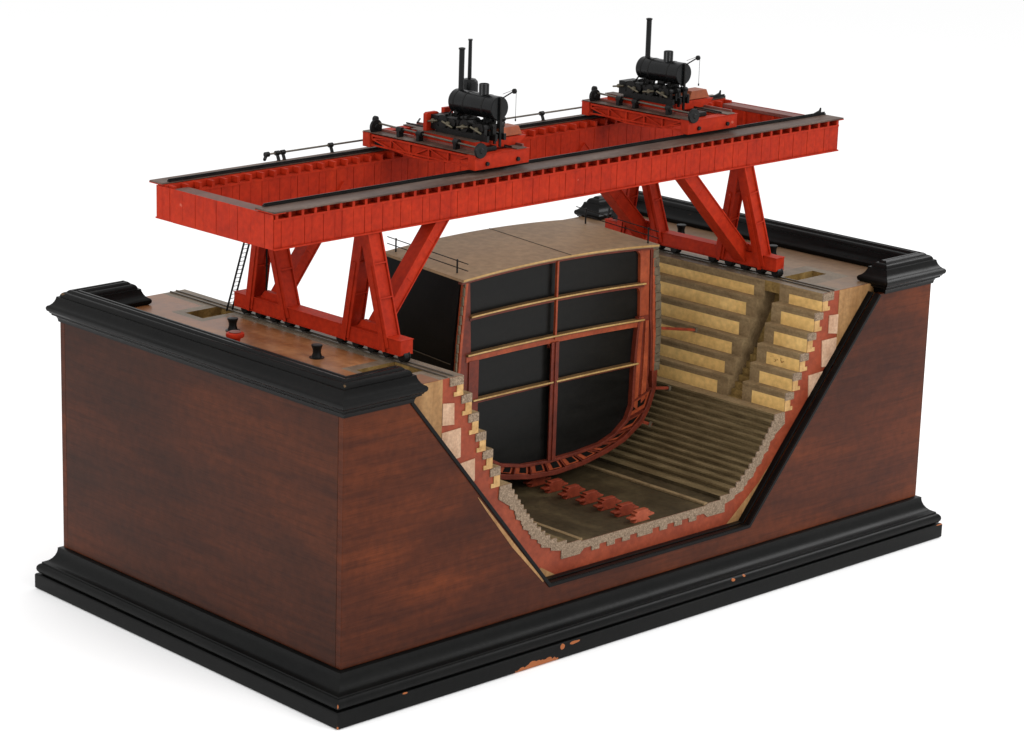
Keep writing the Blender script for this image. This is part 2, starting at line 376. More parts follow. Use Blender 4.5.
f_ = MB(); f_.poly([(2 * CX - 2.080, YS, ZF), (2.080, YS, ZF), (2.080, D, ZF), (2 * CX - 2.080, D, ZF)]); f_.build('dock_floor', floorm, case)
for sx in (1, -1):
    a_, b_ = sorted((CX + sx * .388, CX + sx * .366)); MB().box(a_, YS + .001, ZF + .0005, b_, D - .02, ZF + .011).build('gutter_kerb', stone, case, bevel=.002)
# pale stone ribs of each altar coping, a hair proud, with joints: little dark lip under every coping nose
mb = MB()
for i in range(6):
    for (ya, yb) in ((YS, SL0 - .002), (SL1 + .002, D - .02)):
        zt = ZD if i == 0 else TZ[i - 1]
        mb.box(RS[i] - .0025, ya + .001, zt - .012, RS[i] + .02, yb, zt + .0012 if i else zt - .001)
mb.build('coping', stone, case, bevel=.002)
mb = MB()
for i in range(6):
    zt = ZD if i == 0 else TZ[i - 1]; x = 2 * CX - RS[i]
    mb.box(x - .02, YS + .001, zt - .012, x + .0025, D - .02, zt + .0012 if i else zt - .001)
mb.build('coping', stone, case, bevel=.002)

# ---- quay decks: grid with the pits left open
def deck(x0, x1, pits, grey, name, mw):
    xs = sorted({x0, x1} | {v for p in pits for v in (p[0], p[1])} | {v for p in grey for v in (p[0], p[1])})
    ys = sorted({YS, D} | {v for p in pits for v in (p[2], p[3])} | {v for p in grey for v in (p[2], p[3])})
    mb = MB()
    for xa, xb in zip(xs, xs[1:]):
        for ya, yb in zip(ys, ys[1:]):
            cx, cy = (xa + xb) / 2, (ya + yb) / 2
            if any(p[0] < cx < p[1] and p[2] < cy < p[3] for p in pits): continue
            gflag = any(p[0] < cx < p[1] and p[2] < cy < p[3] for p in grey)
            mb.poly([(xa, ya, ZD), (xb, ya, ZD), (xb, yb, ZD), (xa, yb, ZD)], 1 if gflag else 0)
    o = mb.build(name, [mw, deckg], case)
    for p in pits:
        a, b, c, d = p; zb = ZD - .035; q = MB()
        q.poly([(a, c, zb), (b, c, zb), (b, d, zb), (a, d, zb)])
        for (u, v) in (((a, c), (b, c)), ((b, c), (b, d)), ((b, d), (a, d)), ((a, d), (a, c))):
            q.poly([(*u, zb), (*v, zb), (*v, ZD), (*u, ZD)])
        q.build('pit', pitm, o)
    return o
dl = deck(.03, .658, [(.406, .598, 1.37, 1.49), (.375, .575, .20, .365)], [(.535, .658, YS, D), (.37, .535, 1.33, 1.54), (.345, .535, .17, .42)], 'quay_deck', deckw)
dr = deck(2.777, W - .03, [(2.825, 3.080, .292, .372)], [(2.777, 2.905, YS, D), (2.905, 3.13, .20, .45)], 'quay_deck', deckr)
# crane track: two flat bars each side and a shallow grooved kerb at the very edge
for s, xb in ((1, .592), (-1, 2.842)):
    for k in (-.016, .016):
        MB().box(xb + k - .003, YS + .004, ZD + .0005, xb + k + .003, D - .004, ZD + .006).build('crane_rail', steel, dl if s == 1 else dr)
# ---- painted section through the dock (front), a sheet with slightly proud inlays
S = YS
full = [(.20, ZD - .0005)] + [(.20, .04)] + [(3.28, .04), (3.28, ZD - .0005)] + [(x, z) for x, z in right] + [(x, z) for x, z in left[::-1]]
for y, nm in ((S, 'section_face'), (D - .001, 'section_face')):
    f_ = MB(); f_.poly([(x, y, z) for x, z in full]); f_.build(nm, brick, case)
def inlay(polys, name, m, d=.003, mir=False):
    mb = MB()
    for pl in polys:
        if mir: pl = [(2 * CX - x, z) for x, z in pl]
        mb.prism(pl, 1, S - d, S + .001)
    return mb.build(name, m, case)
inlay([[(.20, ZD - .001), (.20, .2), (.548, .2), (.548, ZD - .001)]], 'timber_infill', timb, .002)
inlay([[(2.886, ZD - .001), (2.886, .30), (3.28, .30), (3.28, ZD - .001)]], 'timber_infill', timb, .002)
inlay([[(1.0, .06), (1.112, .152), (1.21, .096), (1.21, .06)]], 'timber_wedge', timb, .002)
inlay([[(2.645, .440), (2.607, .440), (2.42, .25), (2.21, .09), (2.30, .05), (2.7, .40)]], 'timber_wedge', timb, .002)
for pl in ([(.5495, .852), (.5495, .94), (.610, .932), (.612, .846)],
           [(.5495, .60), (.5495, .822), (.648, .826), (.650, .708), (.60, .70)],
           [(.600, .676), (.727, .687), (.729, .598), (.70, .57), (.60, .60)],
           [(2.825, .933), (2.886, .929), (2.886, .843), (2.827, .853)],
           [(2.787, .826), (2.884, .826), (2.884, .700), (2.796, .706)],
           [(2.711, .682), (2.90, .690), (2.80, .55), (2.722, .530)]):
    inlay([pl], 'concrete_block', conc, .004)
for mir in (False, True):
    gp = []; yp = []
    for i in range(6):
        zt = ZD - .001 if i == 0 else TZ[i - 1]; zb = TZ[i]; x = RS[i]
        zt2 = zt
        gp.append([(x - .0005, zt2), (x - .0005, zt - .034), (x + (.07 if i == 0 else .054), zt - .034), (x + (.07 if i == 0 else .054), zt2 if i == 0 else zt - .004), (x + .034, zt2)])
        yp.append([(x, zt - .0345), (x, zb + .001), (x + .048, zb + .001), (x + .048, zb + .018), (x + .033, zb + .018), (x + .033, zt - .0345)])
    for q in gp: inlay([q], 'coping_section', stonef, .005, mir)
    for q in yp: inlay([q], 'altar_block_section', yellf, .004, mir)
    # stone lining of the bilge with toothed back
    pl = [(RS[5] - .0005, .5445)] + [(x, z - .0005) for x, z in plain]
    back = []
    pts = [(2.10, .164)] + [(CX + cx_at(z) + .031 + .012 * (1 - z), z - .034) for z in (.235, .26, .285, .31, .335, .36, .385, .41, .435, .46, .485)] + [(2.570, .492)]
    for i, (x, z) in enumerate(pts):
        if i and i < len(pts) - 1:
            back += [(x + (.007 if i % 2 else -.003), pts[i - 1][1] if i == 1 else z - .012), (x + (.007 if i % 2 else -.003), z + .0)]
        else: back.append((x, z))
    poly = pl + [(CX - .0 if not mir else CX, ZF - .0005)] + [(CX, .152)]
    tx = CX; lowb = []
    k = 0
    while tx < 2.05:
        zz = .164 if k % 2 == 0 else .184
        lowb += [(tx, zz), (tx + .045, zz)]; tx += .045; k += 1
    inlay([pl + [(CX, ZF - .0005)] + lowb + back], 'stone_lining_section', stonef, .005, mir)

# ================================================================ SHIP SECTION
SY, SB = .64, 1.13; SX = 1.775
ship = thing('ship_section', 'black cross section of a ship hull with tan deck standing in the dock', 'ship model', (SX, .88, .27))
hp = [(.571, 1.207), (.592, 1.05), (.604, .95), (.612, .83), (.612, .637), (.606, .554), (.576, .472), (.530, .407), (.424, .343), (.312, .309), (.164, .282), (.0, .271)]
outer = [(SX + x, z) for x, z in hp] + [(SX - x, z) for x, z in hp[::-1][1:]]
def raise_(z): return z + .028 * max(0, (z - .6) / .6)
mb = MB(); mb.loft([[(x, SY + .028, z) for x, z in outer], [(x, SB, raise_(z)) for x, z in outer]]); mb.build('hull', shipbl, ship)
inr = [(2.250, 1.215), (2.262, .90), (2.240, .700), (2.236, .50), (2.205, .435), (2.13, .385), (2.041, .357), (1.90, .345), (1.734, .340), (1.57, .349), (1.44, .377), (1.36, .42), (1.29, .50), (1.255, .70), (1.236, .90), (1.228, 1.215)]
mb = MB(); mb.prism([(x, z) for x, z in inr], 1, SY + .018, SY + .0275); mb.build('bulkhead', bulk, ship)
def ringpart(a, b, name, m, y0, y1):
    mb = MB(); mb.prism(a + b[::-1], 1, y0, y1); return mb.build(name, m, ship, bevel=.002)
R_out = outer[:12]; 
# right side frame, orange, upper part
ringpart([(2.250, 1.205), (2.262, .90)], [(2.308, 1.205), (2.318, .90)], 'side_frame', orange, SY + .002, SY + .0275)
ringpart([(2.312, 1.205), (2.322, .90), (2.335, .80), (2.342, .640)], [(2.322, 1.205), (2.335, .90), (2.346, .80), (2.352, .640)], 'hull_plating', dred, SY - .001, SY + .0275)
ringpart([(2.3235, 1.205), (2.337, .90), (2.3475, .80), (2.3535, .637)], [(2.340, 1.205), (2.355, .90), (2.366, .80), (2.372, .637)], 'armour_plate', orange, SY - .003, SY + .0275)
mb = MB(); z = .637
op = [(.571, 1.205), (.592, 1.05), (.604, .95), (.612, .83), (.612, .637)]
def hx(z):
    for (a, za), (b, zb) in zip(op, op[1:]):
        if zb <= z <= za: return a + (b - a) * (za - z) / (za - zb)
    return .612
while z < 1.195:
    z1 = min(z + .0385, 1.2045); xo = SX + hx((z + z1) / 2)
    mb.prism([(xo - .025, z + .001), (xo + .010, z + .001), (xo + .010, z1), (xo - .025, z1)], 1, SY - .004, SB - .02); z += .0395
mb.build('armour_backing', plank, ship, bevel=.0015)
# left side
ringpart([(1.2075, 1.205), (1.1835, .95), (1.1735, .80), (1.1735, .637)], [(1.222, 1.205), (1.197, .95), (1.187, .80), (1.187, .637)], 'armour_plate', orange, SY - .003, SY + .0275)
ringpart([(1.2235, 1.205), (1.199, .95), (1.189, .80), (1.189, .637)], [(1.236, 1.205), (1.25, .90), (1.262, .70), (1.27, .637)], 'side_frame', dred, SY + .002, SY + .0275)
mb = MB(); z = .637
while z < 1.195:
    z1 = min(z + .0385, 1.2045); xo = SX - hx((z + z1) / 2)
    mb.prism([(xo - .003, z + .001), (xo + .0045, z + .001), (xo + .0045, z1), (xo - .003, z1)], 1, SY - .004, SY + .006); z += .0395
mb.build('armour_backing', plank, ship, bevel=.0015)
# lower frames and the cellular double bottom
low_out = [(2.352, .640), (2.386, .637), (2.381, .554), (2.351, .472), (2.305, .407), (2.199, .343), (2.087, .309), (1.939, .282), (1.775, .271), (1.611, .282), (1.463, .309), (1.351, .343), (1.245, .407), (1.199, .472), (1.169, .554), (1.165, .637)]
low_in = [(2.352 - .03, .640), (2.345, .600), (2.335, .53), (2.30, .462), (2.235, .405), (2.16, .366), (2.05, .335), (1.93, .318), (1.775, .310), (1.62, .318), (1.49, .336), (1.39, .366), (1.30, .42), (1.24, .50), (1.21, .56), (1.20, .637)]
cells_in = [(x, z) for x, z in [(2.255, .90), (2.248, .80), (2.240, .70), (2.236, .50), (2.205, .435), (2.13, .385), (2.041, .357), (1.90, .345), (1.734, .340), (1.57, .349), (1.44, .377), (1.36, .42), (1.29, .50), (1.265, .62), (1.255, .70)]]
cells_out = [(2.322, .90), (2.334, .80), (2.340, .64), (2.335, .60), (2.345, .56), (2.310, .46), (2.235, .40), (2.10, .345), (1.94, .312), (1.775, .300), (1.60, .312), (1.44, .345), (1.30, .42), (1.235, .50), (1.20, .637)]
n = len(cells_in)
mb = MB(); mb.prism(cells_in + cells_out[::-1], 1, SY + .006, SY + .0275); mb.build('inner_bottom', dred, ship)
ob = [(2.386, .637), (2.381, .554), (2.351, .472), (2.305, .407), (2.199, .343), (2.087, .309), (1.939, .282), (1.775, .271), (1.611, .282), (1.463, .309), (1.351, .343), (1.245, .407), (1.199, .472), (1.169, .554), (1.165, .637)]
oi = offset = [(2.350, .640), (2.356, .556), (2.329, .485), (2.285, .425), (2.187, .364), (2.080, .331), (1.936, .304), (1.775, .293), (1.614, .304), (1.470, .331), (1.363, .364), (1.265, .425), (1.221, .485), (1.194, .556), (1.20, .637)]
mb = MB(); mb.prism(ob + oi[::-1], 1, SY - .004, SY + .0275); mb.build('keel_plating', dred, ship, bevel=.002)
mb = MB()
ci = [(2.262, .90), (2.250, .80), (2.246, .70), (2.242, .50), (2.211, .431), (2.134, .380), (2.043, .351), (1.90, .339), (1.734, .334), (1.57, .343), (1.44, .371), (1.36, .414), (1.285, .498)]
ci2 = [(2.250, .90), (2.238, .80), (2.230, .70), (2.226, .50), (2.197, .441), (2.126, .391), (2.040, .363), (1.90, .351), (1.734, .346), (1.57, .355), (1.445, .383), (1.366, .426), (1.295, .505)]
mb.prism(ci + ci2[::-1], 1, SY - .006, SY + .0275); mb.build('inner_plating', dred, ship, bevel=.0015)
def along(pts, t):
    seg = [math.dist(a, b) for a, b in zip(pts, pts[1:])]; tot = sum(seg); d = t * tot
    for (a, b), l in zip(zip(pts, pts[1:]), seg):
        if d <= l: return Vector(a) + (Vector(b) - Vector(a)) * d / l
        d -= l
    return Vector(pts[-1])
rin = [(2.240, .52), (2.205, .437), (2.13, .385), (2.041, .357), (1.90, .345), (1.734, .340), (1.57, .349), (1.44, .377), (1.36, .42)]
rout = [(2.352, .56), (2.310, .462), (2.235, .400), (2.10, .340), (1.94, .305), (1.775, .294), (1.60, .305), (1.44, .342), (1.32, .40)]
NC = 11
for k in range(NC):
    t0 = (k + .12) / NC; t1 = (k + .88) / NC; tm0 = (k + .30) / NC; tm1 = (k + .66) / NC
    a, b, c, d = along(rin, t0), along(rin, t1), along(rout, t1), along(rout, t0)
    q = MB(); q.prism([tuple(v) for v in (a, b, c, d)], 1, SY + .001, SY + .010); q.build('floor_plate', orange, ship, bevel=.0015)
    def mixp(t, s): 
        i, o = along(rin, t), along(rout, t); return tuple(i + (o - i) * s)
    q = MB(); q.prism([mixp(t0 + .010, .16), mixp(t1 - .022, .16), mixp(t1 - .022, .84), mixp(t0 + .010, .84)], 1, SY - .0005, SY + .0008); q.build('lightening_hole', bulk, ship)
for k in range(NC + 1):
    i, o = along(rin, k / NC), along(rout, k / NC)
    q = MB(); q.beam((i.x, SY, i.y), (o.x, SY, o.y), .014, .006, (0, 1, 0)); q.build('floor_frame', dred, ship)
# right lower web frames
ringpart([(2.246, .895), (2.238, .70), (2.236, .50)], [(2.283, .895), (2.275, .70), (2.268, .47)], 'web_frame', orange, SY - .002, SY + .012)
ringpart([(2.298, .875), (2.296, .70), (2.288, .50)], [(2.318, .875), (2.322, .70), (2.318, .52)], 'web_frame', orange, SY - .002, SY + .010)
# decks
def cam_z(z, x, c=.010): return z + c * (1 - ((x - 1.745) / .56) ** 2)
def deckline(z, x0, x1, th, y0, y1, name, m, c=.010, dz=(0, 0)):
    n = 12; up = []; lo = []
    for i in range(n + 1):
        t = i / n; x = x0 + (x1 - x0) * t; zz = cam_z(z, x, c) + dz[0] * (1 - t) + dz[1] * t
        up.append((x, zz)); lo.append((x, zz - th))
    if name == 'lower_deck':
        lo = [(x, z + th - .006) for x, z in lo]
        mb = MB(); mb.prism(up + lo[::-1], 1, y0, y0 + .003); mb.build('gilt_edge', m, ship)
        mb = MB(); mb.prism([(x, z - .0006) for x, z in up] + [(x, z - .003) for x, z in lo[::-1]], 1, y0 + .0032, y1); return mb.build(name, dkbrown, ship)
    mb = MB(); mb.prism(up + lo[::-1], 1, y0, y1); return mb.build(name, m, ship)
for (z, x0, x1, c, dz) in ((1.050, 1.236, 2.278, .014, (.010, 0)), (.884, 1.222, 2.278, .010, (.014, .004))):
    deckline(z, x0, x1, .010, SY - .014, SY + .020, 'lower_deck', gold, c, dz)
    deckline(z - .0105, x0, x1, .010 if z > 1 else .024, SY - .001, SY + .018, 'deck_beam', dred if z > 1 else orange, c, dz)
deckline(.694, 1.258, 1.725, .010, SY - .014, SY + .020, 'lower_deck', gold, .006, (.004, 0)); deckline(.694, 1.745, 2.250, .010, SY - .014, SY + .020, 'lower_deck', gold, .006, (0, .0))
deckline(.683, 1.258, 2.250, .008, SY + .004, SY + .018, 'deck_beam', dred, .006)
# weather deck with a seam
n = 16; ring = []
for y, zr in ((SY - .012, 0), (SB, .028)):
    up = [(SX - .008 + .584 * (2 * i / n - 1), y, 1.219 - .006 * (2 * i / n - 1) + .024 * (1 - (2 * i / n - 1) ** 2) + zr) for i in range(n + 1)]
    lo = [(x, yy, z - .012) for x, yy, z in up]
    ring.append(up + lo[::-1])
mb = MB(); mb.loft(ring); 
dk = mb.build('weather_deck', [shipdk], ship)
mb = MB()
mb.loft([[(1.806 + a, y, 1.2435 + zr + b) for a, b in ((-.0015, -.002), (.0015, -.002), (.0015, .0006), (-.0015, .0006))] for y, zr in ((SY - .012, 0), (SB, .028))]); mb.build('deck_seam', iron, dk)
mb = MB(); up = [(SX - .008 + .582 * (2 * i / n - 1), 1.219 - .006 * (2 * i / n - 1) + .024 * (1 - (2 * i / n - 1) ** 2) - .0005) for i in range(n + 1)]
mb.prism(up + [(x, z - .007) for x, z in up[::-1]], 1, SY - .0145, SY - .0122); mb.build('deck_edge', gold, dk)
mb = MB(); mb.prism([(x, z - .0125) for x, z in up] + [(x, z - .022) for x, z in up[::-1]], 1, SY - .003, SY + .02); mb.build('deck_beam', dred, ship)
# pillars
MB().box(1.731, SY - .008, .884, 1.741, SY + .004, 1.225).build('pillar', orange, ship)
MB().box(1.712, SY - .010, .348, 1.757, SY - .002, .872).build('pillar', dred, ship, bevel=.001)
MB().box(1.730, SY - .016, .348, 1.739, SY - .0105, .872).build('pillar_flange', dred, ship)
# corner brackets
def bracket(x, z, sx, sz, r=.03, m=orange):
    pts = [(x, z), (x + sx * r, z)] + [(x + sx * r * (1 - math.sin(a)), z + sz * r * (1 - math.cos(a))) for a in [i * math.pi / 12 for i in range(0, 7)]][1:-1] + [(x, z + sz * r)]
    MB().prism(pts, 1, SY + .004, SY + .0265).build('bracket', m, ship)
for (x, z) in ((2.252, 1.196), (2.256, 1.036), (2.246, .868)): bracket(x, z, -1, -1)
bracket(1.262, .868, 1, -1, .045, dred); bracket(1.24, 1.036, 1, -1, .012, dred)
MB().box(1.236, SY - .004, .62, 1.292, SY + .018, .868).build('web_frame', dred, ship, bevel=.001)
bracket(1.757, .868, 1, -1, .022, dred); bracket(1.712, .868, -1, -1, .022, dred)
# thin pale line along the hull side
mb = MB(); mb.beam((1.160, SY + .03, .862), (1.160, SB, .890), .003, .003); mb.build('hull_strake_line', steel, ship)
# railings
def railing(x, name='railing'):
    z0 = 1.219; mb = MB()
    ya, yb = .66, 1.08
    def zz(y): return z0 + .028 * (y - SY) / (SB - SY)
    for y in ((.715, 1.095) if x < 2 else (.66, 1.04)): mb.cyl((x, y, zz(y) - .006), (x, y, zz(y) + .068), .0036, 8)
    for h in (.033, .062):
        o_ = .05 if x < 2 else 0; mb.cyl((x, .600 + o_, zz(.6 + o_) + h), (x, 1.10 + o_, zz(1.10 + o_) + h), .0023, 6)
    mb.build(name, iron, ship)
railing(1.228); railing(2.312)

# ================================================================ KEEL BLOCKS AND SHORES
kb = MB()
pr = [(-.055, 0), (-.038, .016), (-.080, .020), (-.080, .028), (-.046, .032), (-.052, .044), (-.034, .046), (-.040, .054), (.040, .054), (.034, .046), (.052, .044), (.046, .032), (.080, .028), (.080, .020), (.038, .016), (.055, 0)]
pr = [(x * .9, z * .92) for x, z in pr]
kb.prism(pr, 1, -.014, .014)
ys_ = [.092, .188, .290, .394, .498, .602, .708, .812, .916, 1.02]
place = ['nearest the open front of the dock, paler than the others', 'second from the open front of the dock', 'third from the open front of the dock', 'fourth from the open front of the dock',
         'fifth from the open front, just before the hull', 'sixth from the open front, beside the hull edge', 'under the front edge of the ship hull']
k0 = kb.build('keel_block', blockp, None, bevel=.0025, org=(0, 0, 0))
k0.location = (CX + .006, ys_[0], ZF)
tag(k0, 'notched red keel block ' + place[0], 'keel block', 'keel blocks along the dock floor')
kdat = k0.data.copy(); kdat.materials[0] = blockr
for y, p in zip(ys_[1:7], place[1:]):
    c = k0.copy(); c.data = kdat; COL.objects.link(c); c.location = (CX + .014 + random.uniform(-.003, .003), y, ZF); c.rotation_euler.z = random.uniform(-.05, .05)
    c['label'] = 'notched red keel block ' + p
def shore(p0, p1, label, w=.012):
    o = bpy.data.objects.new('shore', None); COL.objects.link(o); o.location = p0; ORG[o.name] = tuple(p0)
    tag(o, label, 'shore', 'timber shores between hull and dock wall')
    MB().beam(p0, p1, w, w, (0, 0, 1)).build('spar', blockr, o, bevel=.001)
    d = (Vector(p1) - Vector(p0)).normalized()
    MB().beam(Vector(p1) - d * .012, Vector(p1) - d * .001, w * 1.7, w * 1.7, (0, 0, 1)).build('end_pad', plank, o)
shore((2.389, .70, .818), (2.648, .655, .775), 'long red timber shore bracing the hull against the middle altar')
shore((2.388, .70, .540), (2.50, .66, .530), 'short red timber shore low on the hull side')
shore((2.30, .66, .415), (2.335, .61, .40), 'tiny red shore at the turn of the bilge')

# ================================================================ GANTRY CRANE
crane = thing('gantry_crane', 'red riveted gantry crane frame straddling the dock on splayed trestle legs', 'gantry crane', (1.72, .87, ZD))
GX0, GX1, GN0, GN1, GF0, GF1, GZ0, GZ1 = .0696, 3.363, .507, .600, 1.140, 1.235, 1.528, 1.6465
def plates(mb, a0, a1, fixed, axis, z0, z1, sgn, step=.058, gap=.0018, th=.003):
    """rows of riveted web plates on one face, with narrow joints"""
    a = a0; k = 0
    while a < a1 - .004:
        b = min(a + step * (1 if k % 3 else .62), a1)
        f0, f1 = sorted((fixed, fixed + sgn * (th + (.0008 if k % 2 else 0))))
        if axis == 0: mb.box(a + gap / 2, f0, z0, b - gap / 2, f1, z1)
        else: mb.box(f0, a + gap / 2, z0, f1, b - gap / 2, z1)
        a = b; k += 1
def girder(y0, y1, oside, fy0, fy1, ry):
    mb = MB(); mb.box(GX0 + .004, y0 + .0005, GZ0 + .006, GX1 - .004, y1 - .0005, GZ1)
    plates(mb, GX0 + .004, GX1 - .004, y0, 0, GZ0 + .006, GZ1 - .001, -1)
    plates(mb, GX0 + .09, GX1 - .09, y1, 0, GZ0 + .006, GZ1 - .001, 1)
    mb.box(GX0 + .002, y0 - .012, GZ0, GX1 - .002, y1 + .012, GZ0 + .0058)                     # bottom flange
    mb.box(GX0 + .002, y0 - .006, GZ1 - .008, GX1 - .002, y0 - .0042, GZ1 + .001); mb.box(GX0 + .09, y1 + .0042, GZ1 - .008, GX1 - .09, y1 + .006, GZ1 + .001)
    x = GX0 + .01
    while x < GX1 - .01:                                                                         # bracket row under the walkway
        mb.box(x, y0 - .006, GZ1 + .0012, x + .013, y1 + .006, GZ1 + .0260); x += .0640
    mb.box(GX0 + .006, y0 + .030, GZ1 + .0012, GX1 - .006, y1 - .030, GZ1 + .0250)
    g_ = mb.build('girder', red, crane)
    f_ = MB(); f_.box(GX0 - .006, fy0, GZ1 + .0265, GX1 + .012, fy1, GZ1 + .0325); f_.build('walkway', brown, g_, bevel=.001)
    for ex0, ex1 in ((GX0 - .0065, GX0 + .05), (GX1 - .02, GX1 + .0125)):
        e_ = MB(); e_.box(ex0, fy0 - .001, GZ1 + .0230, ex1, fy1 + .001, GZ1 + .0262); e_.build('walkway_end', red, g_)
    r_ = MB(); r_.box(GX0 + .03, ry - .008, GZ1 + .0328, GX1 + .01, ry + .008, GZ1 + .039); r_.box(GX0 + .03, ry - .0025, GZ1 + .0392, GX1 + .01, ry + .0025, GZ1 + .045); r_.build('crab_rail', iron, g_)
    for xx, s in ((GX1 - .03, 1),):
        h_ = MB(); h_.prism([(xx - .03, GZ1 + .0452), (xx + .012, GZ1 + .0452), (xx + .012, GZ1 + .066), (xx + .004, GZ1 + .054)], 1, ry - .004, ry + .004); h_.build('end_stop', iron, g_)
    return g_
gn = girder(GN0, GN1, -1, .488, .606, .598)
gf = girder(GF0, GF1, 1, 1.190, 1.276, 1.197)
for (x0, x1, tp, xo, sg) in ((GX0, .140, browndk, GX0, -1), (3.292, GX1, brownred, GX1, 1)):
    mb = MB(); mb.box(x0 + .004, GN1 + .0135, GZ0 + .006, x1, GF0 - .0135, GZ1)
    mb.box(min(xo, xo + .0), GN0 - .002, GZ0 + .004, xo + .001, GF1 + .002, GZ1 + .004) if False else None
    plates(mb, GN0 - .003, GF1 + .003, xo + (.003 if sg < 0 else -.003), 1, GZ0 + .001, GZ1 + .018, sg, step=.082)
    mb.box(x0 - .001 + .004, GN1 + .0065, GZ0 - .001, x1 + .006, GF0 - .0065, GZ0 + .0055)
    inner = x1 if sg < 0 else x0
    y = GN1 + .05
    while y < GF0 - .02:                                                                        # vertical stiffeners inside
        a, b = sorted((inner + .0005 if sg < 0 else inner + .0035, inner + (.012 if sg < 0 else -.010)))
        mb.box(a, y, GZ0 + .008, b, y + .008, GZ1 - .001); y += .085
    o = mb.build('end_girder', red, crane)
    MB().box(x0 + (.0005), GN1 + .0062, GZ1 + .001, x1 + (.010 if sg < 0 else -.001), GF0 - .0062, GZ1 + .016).build('top_plate', tp, o, bevel=.001)
def wheel_proto():
    mb = MB(); mb.lathe((0, 0, 0), [(.006, -.016), (.019, -.016), (.0215, -.014), (.0215, .010), (.024, .011), (.024, .015), (.008, .015), (.008, .019)], 20, (1, 0, 0)); return mb
def trestle(xb, xt, sgn, wb, fx, fw_, dy):
    b = MB(); b.box(xb - wb / 2, .330 + dy, 1.074, xb + wb / 2, 1.370 + dy, 1.130)
    b.box(xb - wb / 2 - .004, .328 + dy, 1.1302, xb + wb / 2 + .004, 1.372 + dy, 1.133); b.box(xb - wb / 2 - .004, .332 + dy, 1.0715, xb + wb / 2 + .004, 1.368 + dy, 1.0738)
    sb = b.build('sill_beam', red, crane, bevel=.001)
    wp = None
    for yc, ws in ((.525, (.345, .435, .525, .617, .715)), (1.135, (.945, 1.042, 1.135, 1.230, 1.325))):
        for y in [v + dy for v in ws]:
            if wp is None:
                mbw = wheel_proto(); ox, oy, oz = ORG[sb.name]
                mbw.v = [(a + ox, c + oy, d + oz) for a, c, d in mbw.v]
                wp = mbw.build('wheel', iron, sb, smooth=True); o = wp
            else:
                o = wp.copy(); COL.objects.link(o); o.parent = sb
            ox, oy, oz = ORG[sb.name]; o.location = (xb - ox, y - oy, ZD + .006 + .0215 - oz)
        q = MB(); q.box(xb - .006, ws[0] - .01 + dy, 1.060, xb + .006, ws[-1] + .01 + dy, 1.0713); q.build('axle_frame', iron, sb)
    for yg, yc in ((.540, .540 + dy), (1.158, 1.150 + dy)):
        for s in (-1, 1):
            # main splayed leg: a box with two side flanges
            p1 = Vector((xt, yg + s * .014, GZ0 - .0005)); p0 = Vector((xb, yc + s * .120, 1.085))
            q = MB(); q.beam(p0, p1, wb * .90, .034, (1, 0, 0))
            d = (p1 - p0).normalized(); u = Vector((1, 0, 0)); u = (u - d * u.dot(d)).normalized(); t = d.cross(u)
            for k in (-1, 1):
                q.beam(p0 + u * k * (wb * .45 + .004), p1 + u * k * (wb * .45 + .004), .007, .050, (1, 0, 0))
            for f in (.42, .72):
                c = p0.lerp(p1, f); q.beam(c, c + d * .006, wb * .9 + .003, .0525, (1, 0, 0))
            q.build('leg', red, crane, bevel=.0008)
            q = MB(); q.beam(p0 - Vector((0, 0, .012)) - u * (wb * .45 + .010), p0.lerp(p1, .72) - u * (wb * .45 + .010), .003, .018, (1, 0, 0))
            q.build('gusset', red, crane)
        # raking brace from the sill to the girder
        p0 = Vector((xb, yc, 1.10)); p1 = Vector((fx, yg, GZ0 - .0005)); p1 = p1 + (p1 - p0).normalized() * .05
        q = MB(); q.beam(p0, p1, .060, fw_, (0, 1, 0))
        d = (p1 - p0).normalized(); u = Vector((0, 1, 0)); u = (u - d * u.dot(d)).normalized(); t = d.cross(u)
        for k in (-1, 1): q.beam(p0 + t * k * (fw_ / 2), p1 + t * k * (fw_ / 2), .070, .006, (0, 1, 0))
        for f in (.45, .75):
            c = p0.lerp(p1, f); q.beam(c, c + d * .006, .063, fw_ + .002, (0, 1, 0))
        q.build('brace', red, crane, bevel=.0008)
        q = MB(); q.prism([(yc - .07, 1.1335), (yc + .07, 1.1335), (yc + .045, 1.165), (yc - .045, 1.165)], 0, xb - .012, xb + .012); q.build('gusset', red, crane)
    return sb
sL = trestle(.592, .582, 1, .064, .948, .050, -.015)
sR = trestle(2.842, 2.765, -1, .052, 2.395, .058, .030)
# ladders
def ladder(a, b, wx, n):
    a = Vector(a); b = Vector(b); q = MB()
    for k in (-1, 1): q.beam(a + Vector((wx * k, 0, 0)), b + Vector((wx * k, 0, 0)), .004, .008, (1, 0, 0))
    for i in range(1, n): p = a.lerp(b, i / n); q.cyl(p - Vector((wx, 0, 0)), p + Vector((wx, 0, 0)), .0016, 6)
    q.build('ladder', iron, crane)
ladder((.575, 1.405, ZD + .001), (.590, 1.215, 1.60), .015, 30)
ladder((2.88, 1.45, ZD + .001), (2.78, 1.25, 1.60), .014, 26)
